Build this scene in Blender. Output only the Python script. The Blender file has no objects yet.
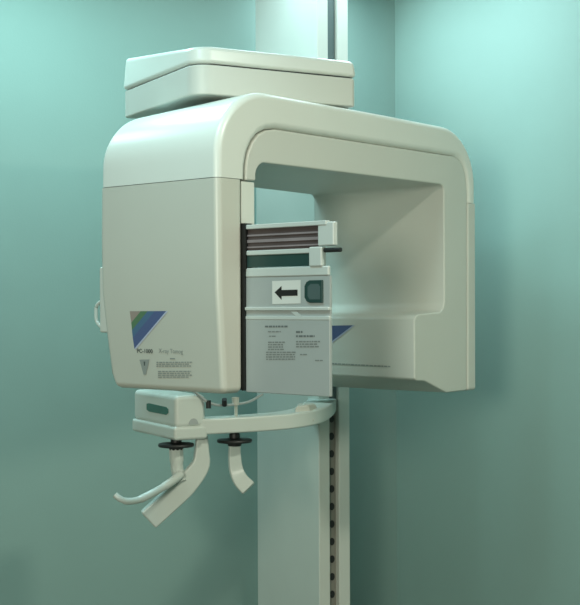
import bpy, bmesh, math, random
from mathutils import Vector, Matrix
random.seed(4)
C = bpy.context.scene.collection
F = 1258.0            # focal length in pixels of the 580 px wide frame
CAM_ROLL = .25
EYE = 1.5             # camera height above the floor

# ------------------------------------------------------------------ frames
# arm frame (u along the front of the arm, v towards its back), column frame (a, b)
def A(u, v, z): return Vector((-.124 + .655*u - .756*v, 2.6 + .756*u + .655*v, EYE + z))
def B(a, b, z): return Vector((-.203 + .875*a - .485*b, 2.744 + .485*a + .875*b, EYE + z))
def film_pt(px, py, u=.045):          # photo measure -> (p, z) on the film plane, p runs forward
    k = (px - 290)/F; x0 = -.124 + .655*u; y0 = 2.6 + .756*u
    p = (y0*k - x0)/(.756 + .655*k)
    return p, (302.5 - py)/F*(y0 - .655*p)
def FP(u, p, z): return A(u, -p, z)
def side_pt(px, py):                  # photo measure -> (v, z) on the outer cover face
    u = -.030
    for _ in range(4):
        v, z = inner_pt(px, py, u); u = side_u2(z)
    return v, z
def inner_pt(px, py, u):
    k = (px - 290)/F; x0 = -.124 + .655*u; y0 = 2.6 + .756*u
    v = (x0 - y0*k)/(.756 + .655*k)
    return v, (302.5 - py)/F*(y0 + .655*v)
def W(px, py, Y): return Vector(((px - 290)/F*Y, Y, EYE + (302.5 - py)/F*Y))

# ------------------------------------------------------------------ materials
def mat(name, col, rough=.5, var=.04, scale=12, bump=0, metal=0, spec=.5, coat=0):
    m = bpy.data.materials.new(name); m.use_nodes = True
    nt = m.node_tree; n = nt.nodes; b = n['Principled BSDF']
    b.inputs['Roughness'].default_value = rough
    b.inputs['Metallic'].default_value = metal
    b.inputs['Specular IOR Level'].default_value = spec
    b.inputs['Coat Weight'].default_value = coat
    tc = n.new('ShaderNodeTexCoord'); nz = n.new('ShaderNodeTexNoise')
    nz.inputs['Scale'].default_value = scale; nz.inputs['Detail'].default_value = 4
    nt.links.new(tc.outputs['Object'], nz.inputs['Vector'])
    r = n.new('ShaderNodeValToRGB')
    r.color_ramp.elements[0].position = .3; r.color_ramp.elements[1].position = .7
    r.color_ramp.elements[0].color = tuple(c*(1 - var) for c in col) + (1,)
    r.color_ramp.elements[1].color = tuple(min(1, c*(1 + var)) for c in col) + (1,)
    nt.links.new(nz.outputs['Fac'], r.inputs['Fac']); nt.links.new(r.outputs['Color'], b.inputs['Base Color'])
    if bump:
        n2 = n.new('ShaderNodeTexNoise'); n2.inputs['Scale'].default_value = 220
        nt.links.new(tc.outputs['Object'], n2.inputs['Vector'])
        bp = n.new('ShaderNodeBump'); bp.inputs['Strength'].default_value = bump; bp.inputs['Distance'].default_value = .002
        nt.links.new(n2.outputs['Fac'], bp.inputs['Height']); nt.links.new(bp.outputs['Normal'], b.inputs['Normal'])
    return m
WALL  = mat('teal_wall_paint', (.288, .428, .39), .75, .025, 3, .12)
WALL_SHADED = mat('teal_wall_paint_shaded', (.242, .352, .318), .75, .025, 3, .12)  # same wall paint, darkened to hold the shade beside the column
CEIL  = mat('ceiling_paint', (.30, .33, .31), .9)
WALL2 = mat('grey_green_wall_paint', (.13, .16, .14), .8, .03, 3)
FLOOR = mat('vinyl_floor', (.13, .14, .12), .5, .1, 6)
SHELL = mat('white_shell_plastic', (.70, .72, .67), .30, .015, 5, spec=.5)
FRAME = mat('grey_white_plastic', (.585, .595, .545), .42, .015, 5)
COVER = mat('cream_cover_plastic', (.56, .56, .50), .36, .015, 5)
COLM  = mat('white_column_paint', (.60, .62, .57), .4, .02, 5)
GREY  = mat('grey_film_plastic', (.37, .40, .395), .4, .02, 8)
LGREY = mat('pale_grey_plastic', (.52, .56, .54), .35, .02, 8)
WHITE = mat('white_enamel', (.58, .62, .58), .3, .02, 8)
STICK = mat('white_sticker', (.66, .67, .64), .5, .01)
BLACK = mat('black_rubber', (.012, .013, .013), .5, .1)
DGREEN = mat('dark_green_plastic', (.02, .055, .05), .35, .1)
GREEN = mat('green_display', (.04, .14, .11), .25, .1)
BROWN = mat('dark_brown_slats', (.075, .055, .055), .5, .1)
MAUVE = mat('mauve_slat_edge', (.25, .21, .22), .5, .1)
BLUE  = mat('indigo_ink', (.085, .12, .26), .5, .03)
TEALI = mat('blue_ink', (.08, .16, .27), .5, .03)
GRNI  = mat('green_ink', (.10, .20, .11), .5, .03)
ROSE  = mat('rose_grey_ink', (.33, .27, .24), .5, .03)
LAV   = mat('lavender_ink', (.48, .52, .66), .5, .02)
INK   = mat('dark_ink', (.07, .085, .085), .6, .05)
PALEI = mat('grey_ink', (.27, .295, .28), .6, .05)
FAINT = mat('faint_ink', (.30, .325, .31), .6, .03)
RACKM = mat('rack_strip_metal', (.22, .21, .18), .45, .08)

# ------------------------------------------------------------------ building helpers
BASE = {}
def root(name, label, cat, loc):
    o = bpy.data.objects.new(name, None); C.objects.link(o); o.location = loc
    o.empty_display_size = .1
    o['label'] = label; o['category'] = cat; BASE[o.name] = Vector(loc); return o
def obj(name, bm, m, parent=None, bevel=0, seg=3, smooth=True, ang=35, flat_z=None):
    """links a bmesh given in world coordinates as one mesh object under parent"""
    top = parent
    while top is not None and top.parent is not None: top = top.parent
    off = BASE[top.name] if top is not None else Vector((0, 0, 0))
    bmesh.ops.recalc_face_normals(bm, faces=bm.faces)
    if off.length: bmesh.ops.translate(bm, verts=bm.verts, vec=-off)
    if flat_z is not None:             # keep the edges that close flush on a neighbour sharp
        lay = bm.edges.layers.float.new('bevel_weight_edge')
        for e in bm.edges:
            a = e.calc_face_angle(0) > math.radians(ang)
            fl = all(abs(q.co.z + off.z - EYE - flat_z) < .004 for q in e.verts)
            if a and not fl: e[lay] = 1
            if a and fl: e.smooth = False
    me = bpy.data.meshes.new(name); bm.to_mesh(me); bm.free()
    for x in (m if isinstance(m, (list, tuple)) else [m]): me.materials.append(x)
    if smooth:
        for p in me.polygons: p.use_smooth = True
    o = bpy.data.objects.new(name, me); C.objects.link(o)
    if parent is not None: o.parent = parent
    if bevel:
        b = o.modifiers.new('bevel', 'BEVEL'); b.width = bevel; b.segments = seg
        b.limit_method = 'ANGLE' if flat_z is None else 'WEIGHT'; b.angle_limit = math.radians(ang); b.harden_normals = True
    elif smooth:
        me.set_sharp_from_angle(angle=math.radians(35))
    return o
def hexa(bm, pts, mi=0):               # 8 points: bottom ring then top ring
    v = [bm.verts.new(p) for p in pts]
    for f in ((3,2,1,0),(4,5,6,7),(0,1,5,4),(1,2,6,5),(2,3,7,6),(3,0,4,7)):
        bm.faces.new([v[i] for i in f]).material_index = mi
def boxf(bm, fr, a0, a1, b0, b1, z0, z1, mi=0):
    hexa(bm, [fr(a, b, z) for z in (z0, z1) for a, b in ((a0,b0),(a1,b0),(a1,b1),(a0,b1))], mi)
def prism(bm, ring0, ring1, mi=0):
    p = [bm.verts.new(x) for x in ring0]; q = [bm.verts.new(x) for x in ring1]; n = len(p)
    bm.faces.new(p).material_index = mi; bm.faces.new(q[::-1]).material_index = mi
    for i in range(n): bm.faces.new((p[i], p[(i+1) % n], q[(i+1) % n], q[i])).material_index = mi
def tube(bm, pts, r, n=10, mi=0):
    pts = [Vector(p) for p in pts]; rings = []
    rs = r if isinstance(r, (list, tuple)) else [r]*len(pts)
    for i, p in enumerate(pts):
        t = (pts[min(i+1, len(pts)-1)] - pts[max(i-1, 0)]).normalized()
        ref = Vector((0,0,1)) if abs(t.z) < .9 else Vector((1,0,0))
        x = t.cross(ref).normalized(); y = t.cross(x)
        rings.append([bm.verts.new(p + rs[i]*(math.cos(2*math.pi*k/n)*x + math.sin(2*math.pi*k/n)*y)) for k in range(n)])
    for a, b in zip(rings, rings[1:]):
        for k in range(n): bm.faces.new((a[k], a[(k+1)%n], b[(k+1)%n], b[k])).material_index = mi
    bm.faces.new(rings[0][::-1]).material_index = mi; bm.faces.new(rings[-1]).material_index = mi
def spline(pts, k=6):                  # Catmull-Rom through points
    P = [Vector(p) for p in pts]; P = [2*P[0]-P[1]] + P + [2*P[-1]-P[-2]]; out = []
    for i in range(1, len(P)-2):
        for j in range(k):
            t = j/k; a, b, c, d = P[i-1:i+3]
            out.append(.5*((2*b) + (c-a)*t + (2*a-5*b+4*c-d)*t*t + (3*b-a-3*c+d)*t**3))
    out.append(P[-2]); return out
def lathe(bm, c, prof, n=28, mi=0):    # prof: (radius, height) pairs bottom up about a vertical axis
    rings = [[bm.verts.new(c + Vector((r*math.cos(2*math.pi*k/n), r*math.sin(2*math.pi*k/n), h))) for k in range(n)] for r, h in prof]
    for a, b in zip(rings, rings[1:]):
        for k in range(n): bm.faces.new((a[k], a[(k+1)%n], b[(k+1)%n], b[k])).material_index = mi
    bm.faces.new(rings[0][::-1]).material_index = mi; bm.faces.new(rings[-1]).material_index = mi
def arc(cx, cz, rx, rz, a0, a1, n=12):
    return [(cx + rx*math.cos(math.radians(a0 + (a1-a0)*i/n)), cz + rz*math.sin(math.radians(a0 + (a1-a0)*i/n))) for i in range(n+1)]
def ribbon(bm, path, width_dirs, up):  # swept rectangular section: path pts, half widths vectors, up vectors
    rings = []
    for p, w, h in zip(path, width_dirs, up):
        rings.append([bm.verts.new(q) for q in (p-w-h, p+w-h, p+w+h, p-w+h)])
    for a, b in zip(rings, rings[1:]):
        for k in range(4): bm.faces.new((a[k], a[(k+1)%4], b[(k+1)%4], b[k]))
    bm.faces.new(rings[0][::-1]); bm.faces.new(rings[-1])
def struct(name, bm, m):
    o = obj(name, bm, m, smooth=False); o['kind'] = 'structure'; return o

# ------------------------------------------------------------------ room shell
a0, a1, b0, b1 = -2.7, 1.271, -3.5, 1.12
zf, zc, th = -EYE, 1.12, .1
bm = bmesh.new(); boxf(bm, B, a0-th, a1+th, b0-th, b1+th, zf-th, zf); struct('floor', bm, FLOOR)
bm = bmesh.new(); boxf(bm, B, a0-th, a1+th, b0-th, b1+th, zc, zc+th); struct('ceiling', bm, CEIL)
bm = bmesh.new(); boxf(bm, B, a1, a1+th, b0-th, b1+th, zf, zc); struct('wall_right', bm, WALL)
bm = bmesh.new(); boxf(bm, B, a0-th, a1, b1, b1+th, zf, zc); struct('wall_back', bm, WALL_SHADED)
bm = bmesh.new(); boxf(bm, B, a0-th, a0, b0-th, b1, zf, zc); struct('wall_left', bm, WALL2)
bm = bmesh.new(); boxf(bm, B, a0, a1, b0-th, b0, zf, zc); struct('wall_front', bm, WALL2)

# ------------------------------------------------------------------ the machine
ca0, ca1, cb0, cb1 = .653, .757, .594, .976
mach = root('dental_xray_machine',
            'white dental x-ray machine, arched arm hanging before a tall column in the room corner',
            'x-ray machine', B((ca0+ca1)/2, (cb0+cb1)/2, zf))
# column: C-section with a recessed perforated rack strip
bm = bmesh.new()
s0, s1, sd = .690, .7195, .02
ring = [(ca0,cb0),(s0,cb0),(s0,cb0+sd),(s1,cb0+sd),(s1,cb0),(ca1,cb0),(ca1,cb1),(ca0,cb1)]
prism(bm, [B(x,y,zf) for x,y in ring], [B(x,y,zc) for x,y in ring])
colu = obj('column', bm, COLM, mach, .004, 2)
bm = bmesh.new(); boxf(bm, B, s0+.001, s1-.001, cb0+sd-.003, cb0+sd+.002, zf+.05, -.30); rack = obj('rack_strip', bm, RACKM, colu)
z = -.335
while z > -1.3:
    bm = bmesh.new()
    ring = [(s0+s1)/2 + .008*math.cos(t*math.pi/6) for t in range(12)]
    prism(bm, [B((s0+s1)/2 + .0085*math.cos(t*math.pi/6), cb0+sd-.0045, z + .011*math.sin(t*math.pi/6)) for t in range(12)],
              [B((s0+s1)/2 + .0085*math.cos(t*math.pi/6), cb0+sd-.002, z + .011*math.sin(t*math.pi/6)) for t in range(12)])
    obj('rack_hole', bm, BLACK, rack); z -= .0505
bm = bmesh.new(); boxf(bm, B, s0+.001, s1-.001, cb0+.012, cb0+sd+.002, -.305, zc-.01); obj('slot_shade_strip', bm, mat('slot_shadow_grey', (.10,.14,.14), .5), colu)  # dark strip that puts the shade inside the slot into colour

# overhead housing that carries the rotating arm
def rrect(x0, x1, y0, y1, r):          # r = radii at (x0,y0),(x1,y0),(x1,y1),(x0,y1)
    out = []
    for (cx, cy, rr, s) in ((x0+r[0],y0+r[0],r[0],180),(x1-r[1],y0+r[1],r[1],270),(x1-r[2],y1-r[2],r[2],0),(x0+r[3],y1-r[3],r[3],90)):
        out += arc(cx, cy, rr, rr, s, s+90, 6)
    return out
hous = None
bm = bmesh.new(); R = rrect(-.003, .4125, 0, .415, (.045,.014,.03,.008))
prism(bm, [B(x,y,.457) for x,y in R], [B(x,y,.5235) for x,y in R])
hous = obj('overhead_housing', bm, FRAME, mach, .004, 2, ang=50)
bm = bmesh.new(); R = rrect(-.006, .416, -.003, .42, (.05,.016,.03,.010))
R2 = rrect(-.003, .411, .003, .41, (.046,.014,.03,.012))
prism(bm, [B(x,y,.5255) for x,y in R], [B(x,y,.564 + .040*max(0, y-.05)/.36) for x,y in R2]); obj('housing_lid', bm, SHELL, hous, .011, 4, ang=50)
bm = bmesh.new(); R = rrect(.004, .405, .004, .405, (.045,.014,.03,.02))
prism(bm, [B(x,y,.522) for x,y in R], [B(x,y,.527) for x,y in R]); obj('lid_seam', bm, BLACK, hous)
bm = bmesh.new(); lathe(bm, A(.42,.19,.44), [(.125,0),(.125,.019)], 40); obj('turntable_ring', bm, BLACK, hous)
bm = bmesh.new()                        # neck from the housing back to the column
hexa(bm, [B(*p, z) for z in (.462, .545) for p in ((.33,.30),(.405,.22),(.70,.60),(.655,.75))])
obj('support_neck', bm, FRAME, hous, .01, 2)

# rotating arm ---------------------------------------------------------------
def vback(u): return .364 + .076*max(0, min(1, u/.79))
def arm_prism(poly, v0, inset=0, drop=0):
    bm = bmesh.new()
    dz = lambda z: drop*max(0, min(1, (z - .27)/.17))
    prism(bm, [A(u, v0, z) for u, z in poly], [A(u, vback(u) - inset, z - dz(z)) for u, z in poly]); return bm
ZS = .257
seam_l = [(.052,ZS),(.053,.288),(.060,.315),(.074,.339),(.094,.358),(.118,.369),(.145,.3735)]
seam_r = [(.838,.3735),(.860,.368),(.877,.355),(.888,.336),(.894,.310),(.8965,.285),(.897,ZS)]
g = .0018
outer = [(-.036,ZS+.0012),(-.0355,.300)] + arc(.119,.303,.1545,.1465,180,90,16)[1:] + [(.30,.4495),(.55,.449)] + arc(.790,.304,.148,.143,90,0,16) + [(.938,ZS+.0012)]
innr = [(.897+g,ZS+.0012)] + [(u+g, z+g*.3) for u, z in seam_r[::-1][1:3]] + [(u+g*.5, z+g) for u, z in seam_r[::-1][3:]] + [(u-g*.6, z+g*.8) for u, z in seam_l[::-1][:-1]] + [(.052-g, ZS+.0012)]
arm = obj('rotating_arm', arm_prism(outer + innr, 0, 0, .019), SHELL, mach, .015, 5, ang=50, flat_z=ZS)
frame = seam_l + seam_r + [(.896,.15),(.893,-.226),(.888,-.2315),(.80,-.2315),(.785,-.227),(.70,-.197),(.668,-.195),(.659,-.19),
         (.659,-.045),(.664,-.035),(.68,-.0305),(.77,-.026),(.785,-.018),(.791,0),(.791,.285),(.786,.294),(.775,.298)]
frame += [(.115,.298)] + arc(.113,.268,.030,.030,95,180,8) + [(.083,ZS+.001)]
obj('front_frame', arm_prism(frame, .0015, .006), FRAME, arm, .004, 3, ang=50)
rc = [(.8985,ZS),(.938,ZS),(.936,-.232),(.8945,-.232)]
obj('right_cover', arm_prism(rc, 0, .003), FRAME, arm, .008, 4, ang=50, flat_z=ZS)
# left cover, closing the film side of the arm
bm = bmesh.new()
lv = [(-.1885,-.019,.338),(-.155,-.0212,.352),(-.06,-.0272,.363),(.03,-.033,.370),(.15,-.0345,.370),(ZS,-.0355,.367)]
rings = [[bm.verts.new(A(*p)) for p in ((u0,0,z),(.0405,0,z),(.0405,vb,z),(u0,vb,z))] for z,u0,vb in lv]
for r, s in zip(rings, rings[1:]):
    for k in range(4): bm.faces.new((r[k], r[(k+1)%4], s[(k+1)%4], s[k]))
bm.faces.new(rings[0][::-1]); bm.faces.new(rings[-1])
cover = obj('left_cover', bm, COVER, arm, .014, 5, ang=50, flat_z=ZS)
def side_poly(bm, pts, off, mi=0, thick=.0006):
    v = [bm.verts.new(A(side_u2(z) - off, vv, z)) for vv, z in pts]
    bm.faces.new(v).material_index = mi
def side_u2(z):
    for (za,ua,_),(zb,ub,_) in zip(lv, lv[1:]):
        if za <= z <= zb: return ua + (ub-ua)*(z-za)/(zb-za)
    return -.033
# label: printed wedge with colour bands, a line of writing, a pale triangle, two text blocks
def sp(px, py): return side_pt(px, py)
bm = bmesh.new()
def quadpx(bm, pts, off, mi): side_poly(bm, [sp(*p) for p in pts], off, mi)
quadpx(bm, [(130,310.5),(141,310.5),(131.5,322)], .0010, 0)
quadpx(bm, [(141,310.5),(148,310.5),(132.2,329.5),(131.5,322)], .0010, 1)
quadpx(bm, [(148,310.5),(155,310.5),(132.9,337),(132.2,329.5)], .0010, 2)
quadpx(bm, [(155,310.5),(166.5,310.5),(134.5,348),(132.9,337)], .0010, 3)
quadpx(bm, [(166.5,310.5),(168.3,310.5),(136,348.6),(134.5,348)], .0010, 4)
o = obj('colour_wedge_emblem', bm, [ROSE, GRNI, TEALI, BLUE, LAV], cover, smooth=False); o['label'] = 'blue and green striped wedge emblem'
def text_on(name, s, p0, px_h, fr, m, parent, stretch=1.0, bold=.0):
    """writing as a flat mesh: fr(x, y) maps metres along the line / up to world"""
    cu = bpy.data.curves.new(name, 'FONT'); cu.body = s; cu.size = 1; cu.offset = bold
    t = bpy.data.objects.new(name, cu); C.objects.link(t)
    dg = bpy.context.evaluated_depsgraph_get(); dg.update()
    me = bpy.data.meshes.new_from_object(t.evaluated_get(dg))
    bpy.data.objects.remove(t)
    bm = bmesh.new(); bm.from_mesh(me)
    for v in bm.verts: v.co = fr(v.co.x*px_h*stretch, v.co.y*px_h)
    return obj(name, bm, m, parent, smooth=False)
def side_frame(px, py, off=.0012):
    v0, z0 = sp(px, py)
    return lambda x, y: A(side_u2(z0 + y) - off, v0 - x, z0 + y)
text_on('label_writing', 'PC-1000', None, .0125, side_frame(137, 352), INK, cover, 1.15, .015)
text_on('label_writing', 'X-ray Tomog', None, .0135, side_frame(159, 352.2), PALEI, cover, 1.0, 0)
bm = bmesh.new()
quadpx(bm, [(139.5,359),(149.5,358.8),(146,374),(143.5,374)], .0010, 0)
quadpx(bm, [(143.8,361),(145.4,361),(145,365),(144.2,365)], .0014, 1)
obj('caution_triangle', bm, [FAINT, INK], cover, smooth=False)
bm = bmesh.new()
random.seed(7)
def lines(bm, fr, x0, x1, y0, n, dy, h, mi=0):
    for i in range(n):
        x = x0; end = x1 - random.random()*.12*(x1-x0)
        while x < end - .5:
            w = random.uniform(1.6, 4.2); e = min(end, x + w)
            fr(bm, [(x, y0+i*dy), (e, y0+i*dy), (e, y0+i*dy+h), (x, y0+i*dy+h)], mi); x = e + .7
side_l = lambda bm, pts, mi: quadpx(bm, pts, .0011, mi)
lines(bm, side_l, 156.5, 193.5, 361.2, 3, 1.9, 1.15); lines(bm, side_l, 158, 192, 370.3, 4, 1.9, 1.15)
quadpx(bm, [(170,357.5),(175,357.5),(175,358.8),(170,358.8)], .0011, 0)
obj('label_small_print', bm, PALEI, cover, smooth=False)
# flange and wire grip on the back edge
bm = bmesh.new()
def vz(px, py, u=-.004): return inner_pt(px, py, u)
hexa(bm, [A(u, v, z) for z in (-.066, .082) for u, v in ((-.020,.35),(.02,.35),(.02,.388),(-.020,.388))])
obj('back_flange', bm, FRAME, arm, .004, 2)
bm = bmesh.new()
tube(bm, spline([A(-.004,.375,.004), A(-.004,.400,.004), A(-.004,.416,-.006), A(-.004,.418,-.022), A(-.004,.416,-.04), A(-.004,.400,-.053), A(-.004,.375,-.055)], 5), .0042)
obj('wire_grip', bm, WHITE, arm)
# film side inner wall with the dark slot of the film carrier
bm = bmesh.new(); boxf(bm, A, .0425, .083, .006, .36, .166, ZS-.002); boxf(bm, A, .078, .083, .006, .36, -.185, .168)
obj('inner_cheek', bm, SHELL, arm, .002, 2)
bm = bmesh.new(); boxf(bm, A, .0415, .078, .0095, .34, -.183, .166); slot = obj('film_slot', bm, BLACK, arm)
bm = bmesh.new(); boxf(bm, FP, .0408, .060, -.006, .0062, .070, .166); boxf(bm, FP, .0408, .060, -.006, .0022, -.184, .0705); obj('slot_gap_shade', bm, BLACK, slot)  # black strips standing in for the shaded gap at the slot mouth
# writing on the inner face of the tube side
TU = .659
def inner_poly(bm, pts, mi=0, off=.0010):
    bm.faces.new([bm.verts.new(A(TU - off, *inner_pt(px, py, TU))) for px, py in pts]).material_index = mi
bm = bmesh.new()
inner_poly(bm, [(318,326),(353,325.5),(322,349)]); inner_poly(bm, [(353,325.5),(355,325.5),(324,349.5),(322,349)], 1)
obj('blue_wedge_emblem', bm, [BLUE, LAV], arm, smooth=False)
bm = bmesh.new(); random.seed(3)
lines(bm, lambda b, p, mi: inner_poly(b, [(x, y + (x-330)*.055) for x, y in p], mi), 331, 392, 363, 1, 2, 1.3)
obj('label_small_print', bm, FAINT, arm, smooth=False)

def fbox(bm, p0, p1, z0, z1, u0=.045, u1=.058, mi=0): boxf(bm, FP, u0, min(u1, .058), p0, p1, z0, z1, mi)
bm = bmesh.new(); fbox(bm, .006, .222, .153, .1625, .042, .080)
rail = obj('film_carrier', bm, LGREY, arm, .002, 2)
bm = bmesh.new(); fbox(bm, .006, .199, .108, .153, .049, .076); 
obj('slatted_panel', bm, BROWN, rail)
for i, (zz, hh) in enumerate(((.140,.0035),(.128,.006),(.1155,.003))):
    bm = bmesh.new(); fbox(bm, .006, .199, zz-hh/2, zz+hh/2, .0465, .05); obj('slat', bm, MAUVE, rail)
bm = bmesh.new(); fbox(bm, .199, .240, .112, .1595, .044, .079); obj('end_block', bm, LGREY, rail, .003, 2)
bm = bmesh.new(); fbox(bm, .006, .208, .0985, .1085, .043, .079); obj('lower_rail', bm, LGREY, rail, .002, 2)
bm = bmesh.new(); fbox(bm, .006, .180, .0735, .0985, .046, .078); obj('green_strip', bm, DGREEN, rail)
bm = bmesh.new(); fbox(bm, .178, .211, .0715, .111, .041, .079); obj('end_block', bm, LGREY, rail, .003, 2)
bm = bmesh.new(); tube(bm, [FP(.052,.205,.1035), FP(.052,.252,.1035)], .0045, 12); obj('peg', bm, BLACK, rail)

# the film cassette itself
cas = root('film_cassette', 'flat grey film cassette with black arrow sticker, slid part way out of the x-ray arm', 'film cassette', FP(.06, .10, -.187))
bm = bmesh.new(); fbox(bm, .0022, .229, -.187, -.0345, .0445, .053)
low = obj('lower_panel', bm, GREY, cas, .002, 2)
bm = bmesh.new(); fbox(bm, .0022, .2285, -.0285, .053, .0465, .053); up = obj('upper_panel', bm, GREY, cas, .001, 2)
bm = bmesh.new(); fbox(bm, .0022, .226, .053, .0725, .0445, .053); obj('top_rail', bm, LGREY, cas, .003, 2)
bm = bmesh.new(); fbox(bm, .0022, .229, -.0165, -.009, .0415, .052); obj('hinge_bar', bm, LGREY, cas, .002, 2)
bm = bmesh.new(); fbox(bm, .0022, .229, -.0355, -.027, .0435, .052); obj('hinge_bar', bm, LGREY, cas, .002, 2)
def film_poly(bm, pts, u=.0465, off=.0008, mi=0):
    bm.faces.new([bm.verts.new(FP(u - off, *film_pt(px, py, u))) for px, py in pts]).material_index = mi
bm = bmesh.new()
v = [FP(.0440, *film_pt(px, py)) for px, py in ((291,311.5),(297,311.5),(302,316),(296,316))]
prism(bm, v, [x + .002*(A(1,0,0)-A(0,0,0)) for x in v]); obj('clip', bm, LGREY, cas)
bm = bmesh.new(); film_poly(bm, [(272.5,281),(301,280),(301,303.5),(272.5,304)]); st = obj('arrow_sticker', bm, STICK, up, smooth=False)
bm = bmesh.new()
film_poly(bm, [(275,292.3),(282,286),(282,290),(298,289.6),(298,295.7),(282,296),(282,299.8)], .0465, .0014)
obj('arrow', bm, BLACK, up, smooth=False)
bm = bmesh.new()
ring = [film_pt(*p) for p in ((310,280.3),(323,280),(323,303),(310,303),(307,301.5),(305,297.5),(305,286),(307,282))]
prism(bm, [FP(.0425, *p) for p in ring], [FP(.05, *p) for p in ring]); la = obj('latch', bm, DGREEN, up, .0015, 2)
bm = bmesh.new()
ring = [film_pt(*p) for p in ((311.5,284),(319,284),(321,287),(321,299.5),(310.5,299.5),(308.5,296),(308.5,287))]
prism(bm, [FP(.0421, *p) for p in ring], [FP(.0431, *p) for p in ring]); obj('latch_recess', bm, mat('latch_grey', (.07,.11,.11), .4), la)
bm = bmesh.new(); random.seed(12)
fl = lambda b, p, mi: film_poly(b, p, .0445, .0007, mi)
lines(bm, fl, 265, 289, 325.5, 1, 3, 1.8, 1); lines(bm, fl, 268, 282, 331, 1, 3, 1.2); lines(bm, fl, 269, 276, 335.5, 1, 3, 1.2)
lines(bm, fl, 268, 285, 341.5, 4, 2.4, 1.3); lines(bm, fl, 266, 297, 351.6, 4, 2.3, 1.3)
FI = [mat('faded_ink', (.20,.22,.215), .6), mat('faded_ink_dark', (.13,.15,.15), .6)]
obj('printed_text', bm, FI, low, smooth=False); bm = bmesh.new()
lines(bm, fl, 296, 303, 331, 1, 3, 2, 1); lines(bm, fl, 296, 317, 335.3, 1, 3, 1.8, 1); lines(bm, fl, 296, 320, 341, 3, 2.5, 1.4); lines(bm, fl, 300, 308, 354, 1, 3, 1.2)
obj('printed_text', bm, FI, low, smooth=False); bm = bmesh.new()
lines(bm, fl, 315, 324, 360, 1, 3, 1.2)
obj('printed_text', bm, FI, low, smooth=False)

# chin support hanging under the arm ------------------------------------------
bx, by = .0215, .1666
bm = bmesh.new(); boxf(bm, B, bx, bx+.078, by, by+.258, -.290, -.214)
chin = obj('chin_rest_block', bm, WHITE, mach, .012, 4)
bm = bmesh.new(); boxf(bm, B, bx-.004, bx+.082, by-.003, by+.262, -.318, -.2855); obj('block_base', bm, WHITE, chin, .008, 3)
bm = bmesh.new()
def chin_side(px, py, a):               # point on the block face a = const
    k = (px-290)/F; x0 = -.203+.875*a; y0 = 2.744+.485*a
    b = (x0 - y0*k)/(.485 + .875*k); return b, (302.5-py)/F*(y0 + .875*b)
ring = [chin_side(*p, bx) for p in ((146.5,403),(149,402.6),(166,406.5),(168,408.5),(168,412.5),(166,414.3),(149,411),(146.5,409))]
prism(bm, [B(bx-.0012, *p) for p in ring], [B(bx+.004, *p) for p in ring]); obj('green_display', bm, GREEN, chin)
bm = bmesh.new(); R = arc(0, 0, .012, .014, 0, 180, 8)
prism(bm, [B(bx+.045+x, by-.0015, -.282+y) for x, y in R], [B(bx+.045+x, by+.004, -.282+y) for x, y in R]); obj('thumb_recess', bm, GREY, chin)
# support arm running right and then back to the column
pa = [W(196,425.5,2.96), W(225,424.2,2.98), W(255,422.5,3.01), W(285,420,3.05), W(306,416,3.13), W(317,410,3.33), W(322,404.5,3.66)]
pa = spline(pa, 5)
bm = bmesh.new(); wd, up_ = [], []
for i, p in enumerate(pa):
    t = (pa[min(i+1,len(pa)-1)] - pa[max(i-1,0)]).normalized(); s = t.cross(Vector((0,0,1))).normalized()
    wd.append(s*(.030 + .012*i/len(pa))); up_.append(Vector((0,0,.0185)))
ribbon(bm, pa, wd, up_); obj('support_arm', bm, WHITE, chin, .005, 3)
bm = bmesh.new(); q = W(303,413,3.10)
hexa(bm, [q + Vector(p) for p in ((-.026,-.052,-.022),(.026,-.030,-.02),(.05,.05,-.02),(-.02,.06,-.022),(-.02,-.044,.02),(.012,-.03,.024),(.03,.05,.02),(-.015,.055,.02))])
obj('warm_light_block', bm, COVER, chin, .006, 2)  # cream block on the arm, its colour standing in for warm light there
# knobs with round flanges
def knob(px, py, Y, stem=.022):
    bm = bmesh.new(); c = W(px, py, Y)
    lathe(bm, c, [(.016,-.012),(.018,-.004),(.041,-.0035),(.0425,0),(.041,.0035),(.018,.005),(.013,.007),(.013,.014),(.011,stem)], 32)
    return obj('round_knob', bm, BLACK, chin)
knob(175.5, 444.5, 2.95); knob(234, 440.5, 3.0)
# left hanging parts: post, wide paddle and curved grip
bm = bmesh.new(); tube(bm, spline([W(175.5,448,2.95), W(176,460,2.95), W(177,472,2.95), W(181,482,2.94)], 4), [.017]*5+[.015]*5+[.012]*3); obj('hanging_post', bm, WHITE, chin)
bm = bmesh.new()
pd = spline([W(201,434,2.97), W(201,452,2.97), W(199,466,2.968), W(185,484,2.955), W(166,502,2.95), W(147,519,2.945)], 5)
wd, up_ = [], []
for i, p in enumerate(pd):
    t = (pd[min(i+1,len(pd)-1)] - pd[max(i-1,0)]).normalized()
    n = Vector((.25,-.95,-.1)).normalized(); s = t.cross(n).normalized(); k = i/len(pd)
    wd.append(s*(.013 + .0135*min(1, k*1.7))); up_.append(s.cross(t).normalized()*.011)
ribbon(bm, pd, wd, up_); obj('hanging_paddle', bm, WHITE, chin, .005, 3)
bm = bmesh.new()
tube(bm, spline([W(114,494,2.82), W(120,498.5,2.82), W(127,500.5,2.83), W(138,499,2.85), W(153,492,2.87), W(168,483,2.90), W(180,474,2.93)], 5),
     [.0070]*8 + [.0078]*8 + [.009]*8 + [.010]*7, 14)
obj('curved_grip', bm, WHITE, chin)
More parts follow.
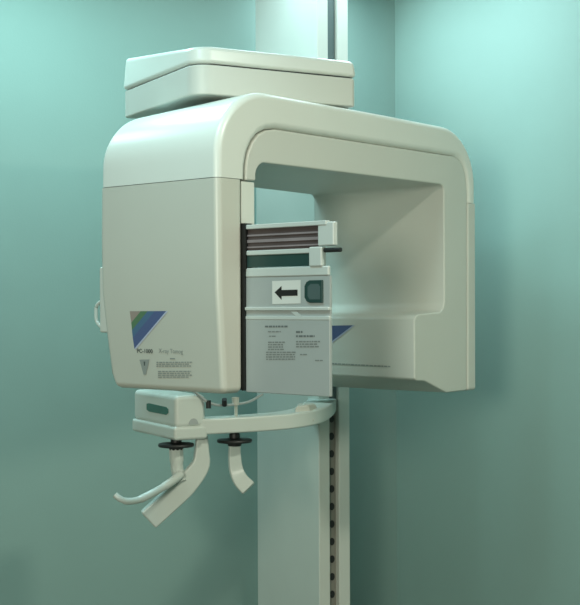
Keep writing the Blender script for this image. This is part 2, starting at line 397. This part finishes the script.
# right hanging blade
bm = bmesh.new()
pd = spline([W(234,444,3.0), W(234,458,3.0), W(235.5,470,3.0), W(240,480,2.99), W(248,488.5,2.98)], 5); wd, up_ = [], []
for i, p in enumerate(pd):
    t = (pd[min(i+1,len(pd)-1)] - pd[max(i-1,0)]).normalized(); n = Vector((.35,-.9,-.1)).normalized()
    s = t.cross(n).normalized(); k = i/len(pd)
    wd.append(s*(.014 + .006*k)); up_.append(s.cross(t).normalized()*.007)
ribbon(bm, pd, wd, up_); obj('hanging_blade', bm, WHITE, chin, .004, 2)
# cable and small fittings between the block and the arm
bm = bmesh.new(); tube(bm, spline([W(192,390,2.93), W(199,395,2.93), W(208,402,2.93), W(220,405,2.95), W(236,404,2.98), W(250,401,3.0), W(262,394,3.02)], 6), .0032); obj('thin_cable', bm, GREY, chin)
bm = bmesh.new(); tube(bm, [W(208,400,2.93), W(208,408,2.93)], .006, 12); obj('cable_clip', bm, BLACK, chin)
bm = bmesh.new(); tube(bm, [W(224,399,2.94), W(224,405,2.95)], .006, 12); obj('cable_clip', bm, BLACK, chin)
bm = bmesh.new(); tube(bm, [W(235,397,2.98), W(235,405,2.98), W(235.5,405.2,2.98), W(235.5,418,3.0)], [.009,.008,.004,.004], 12); obj('bite_post', bm, COVER, chin)

# ------------------------------------------------------------------ light
def area(name, loc, target, sx, sy, power, col):
    l = bpy.data.lights.new(name, 'AREA'); l.shape = 'RECTANGLE'; l.size = sx; l.size_y = sy
    l.energy = power; l.color = col
    o = bpy.data.objects.new(name, l); C.objects.link(o); o.location = loc
    o.rotation_euler = (Vector(target) - Vector(loc)).to_track_quat('-Z', 'Y').to_euler(); return o
def ceiling_or_fill_light(a, b, rgb, sx=.42, sy=.42, z=1.08, aim=None):
    p = B(a, b, z); m = max(rgb)
    o = area('ceiling_or_fill_light', p, aim or p - Vector((0, 0, 1)), sx, sy, m, tuple(c/m for c in rgb))
    if aim is None: o.rotation_euler = (0, 0, math.atan2(.485, .875))
    return o
ceiling_or_fill_light(.88, .58, (6.4, 8.6, 9.1), .22, .85)          # cool fittings round the machine
ceiling_or_fill_light(-.10, .60, (5.6, 9.8, 10.0), .3, .3)
ceiling_or_fill_light(-.55, .85, (2.2, 3.0, 3.2), .3, .3)  # unseen lamp added to brighten the left of the back wall
ceiling_or_fill_light(.50, .60, (2.0, 2.8, 3.0), .3, .3)
ceiling_or_fill_light(-.60, -.40, (5.6, 9.2, 9.8), .3, .3)
ceiling_or_fill_light(.42, -1.35, (21, 21, 17.6), .2, .2)
ceiling_or_fill_light(-2.4, -2.8, (55, 56, 46.5), .6, .6, .3, B(.4, .3, .1))   # unseen low fill light, added behind and left of the camera
w = bpy.data.worlds.new('world'); bpy.context.scene.world = w; w.use_nodes = True
w.node_tree.nodes['Background'].inputs[0].default_value = (.6, .8, .75, 1)
w.node_tree.nodes['Background'].inputs[1].default_value = .0

# ------------------------------------------------------------------ camera
cd = bpy.data.cameras.new('camera'); cd.sensor_fit = 'HORIZONTAL'; cd.sensor_width = 36; cd.lens = 36*F/580
cam = bpy.data.objects.new('camera', cd); C.objects.link(cam)
cam.location = (0, 0, EYE); cam.rotation_euler = (math.pi/2, math.radians(CAM_ROLL), 0)
bpy.context.scene.camera = cam
vs = bpy.context.scene.view_settings
vs.view_transform = 'Standard'; vs.look = 'None'; vs.exposure = 0
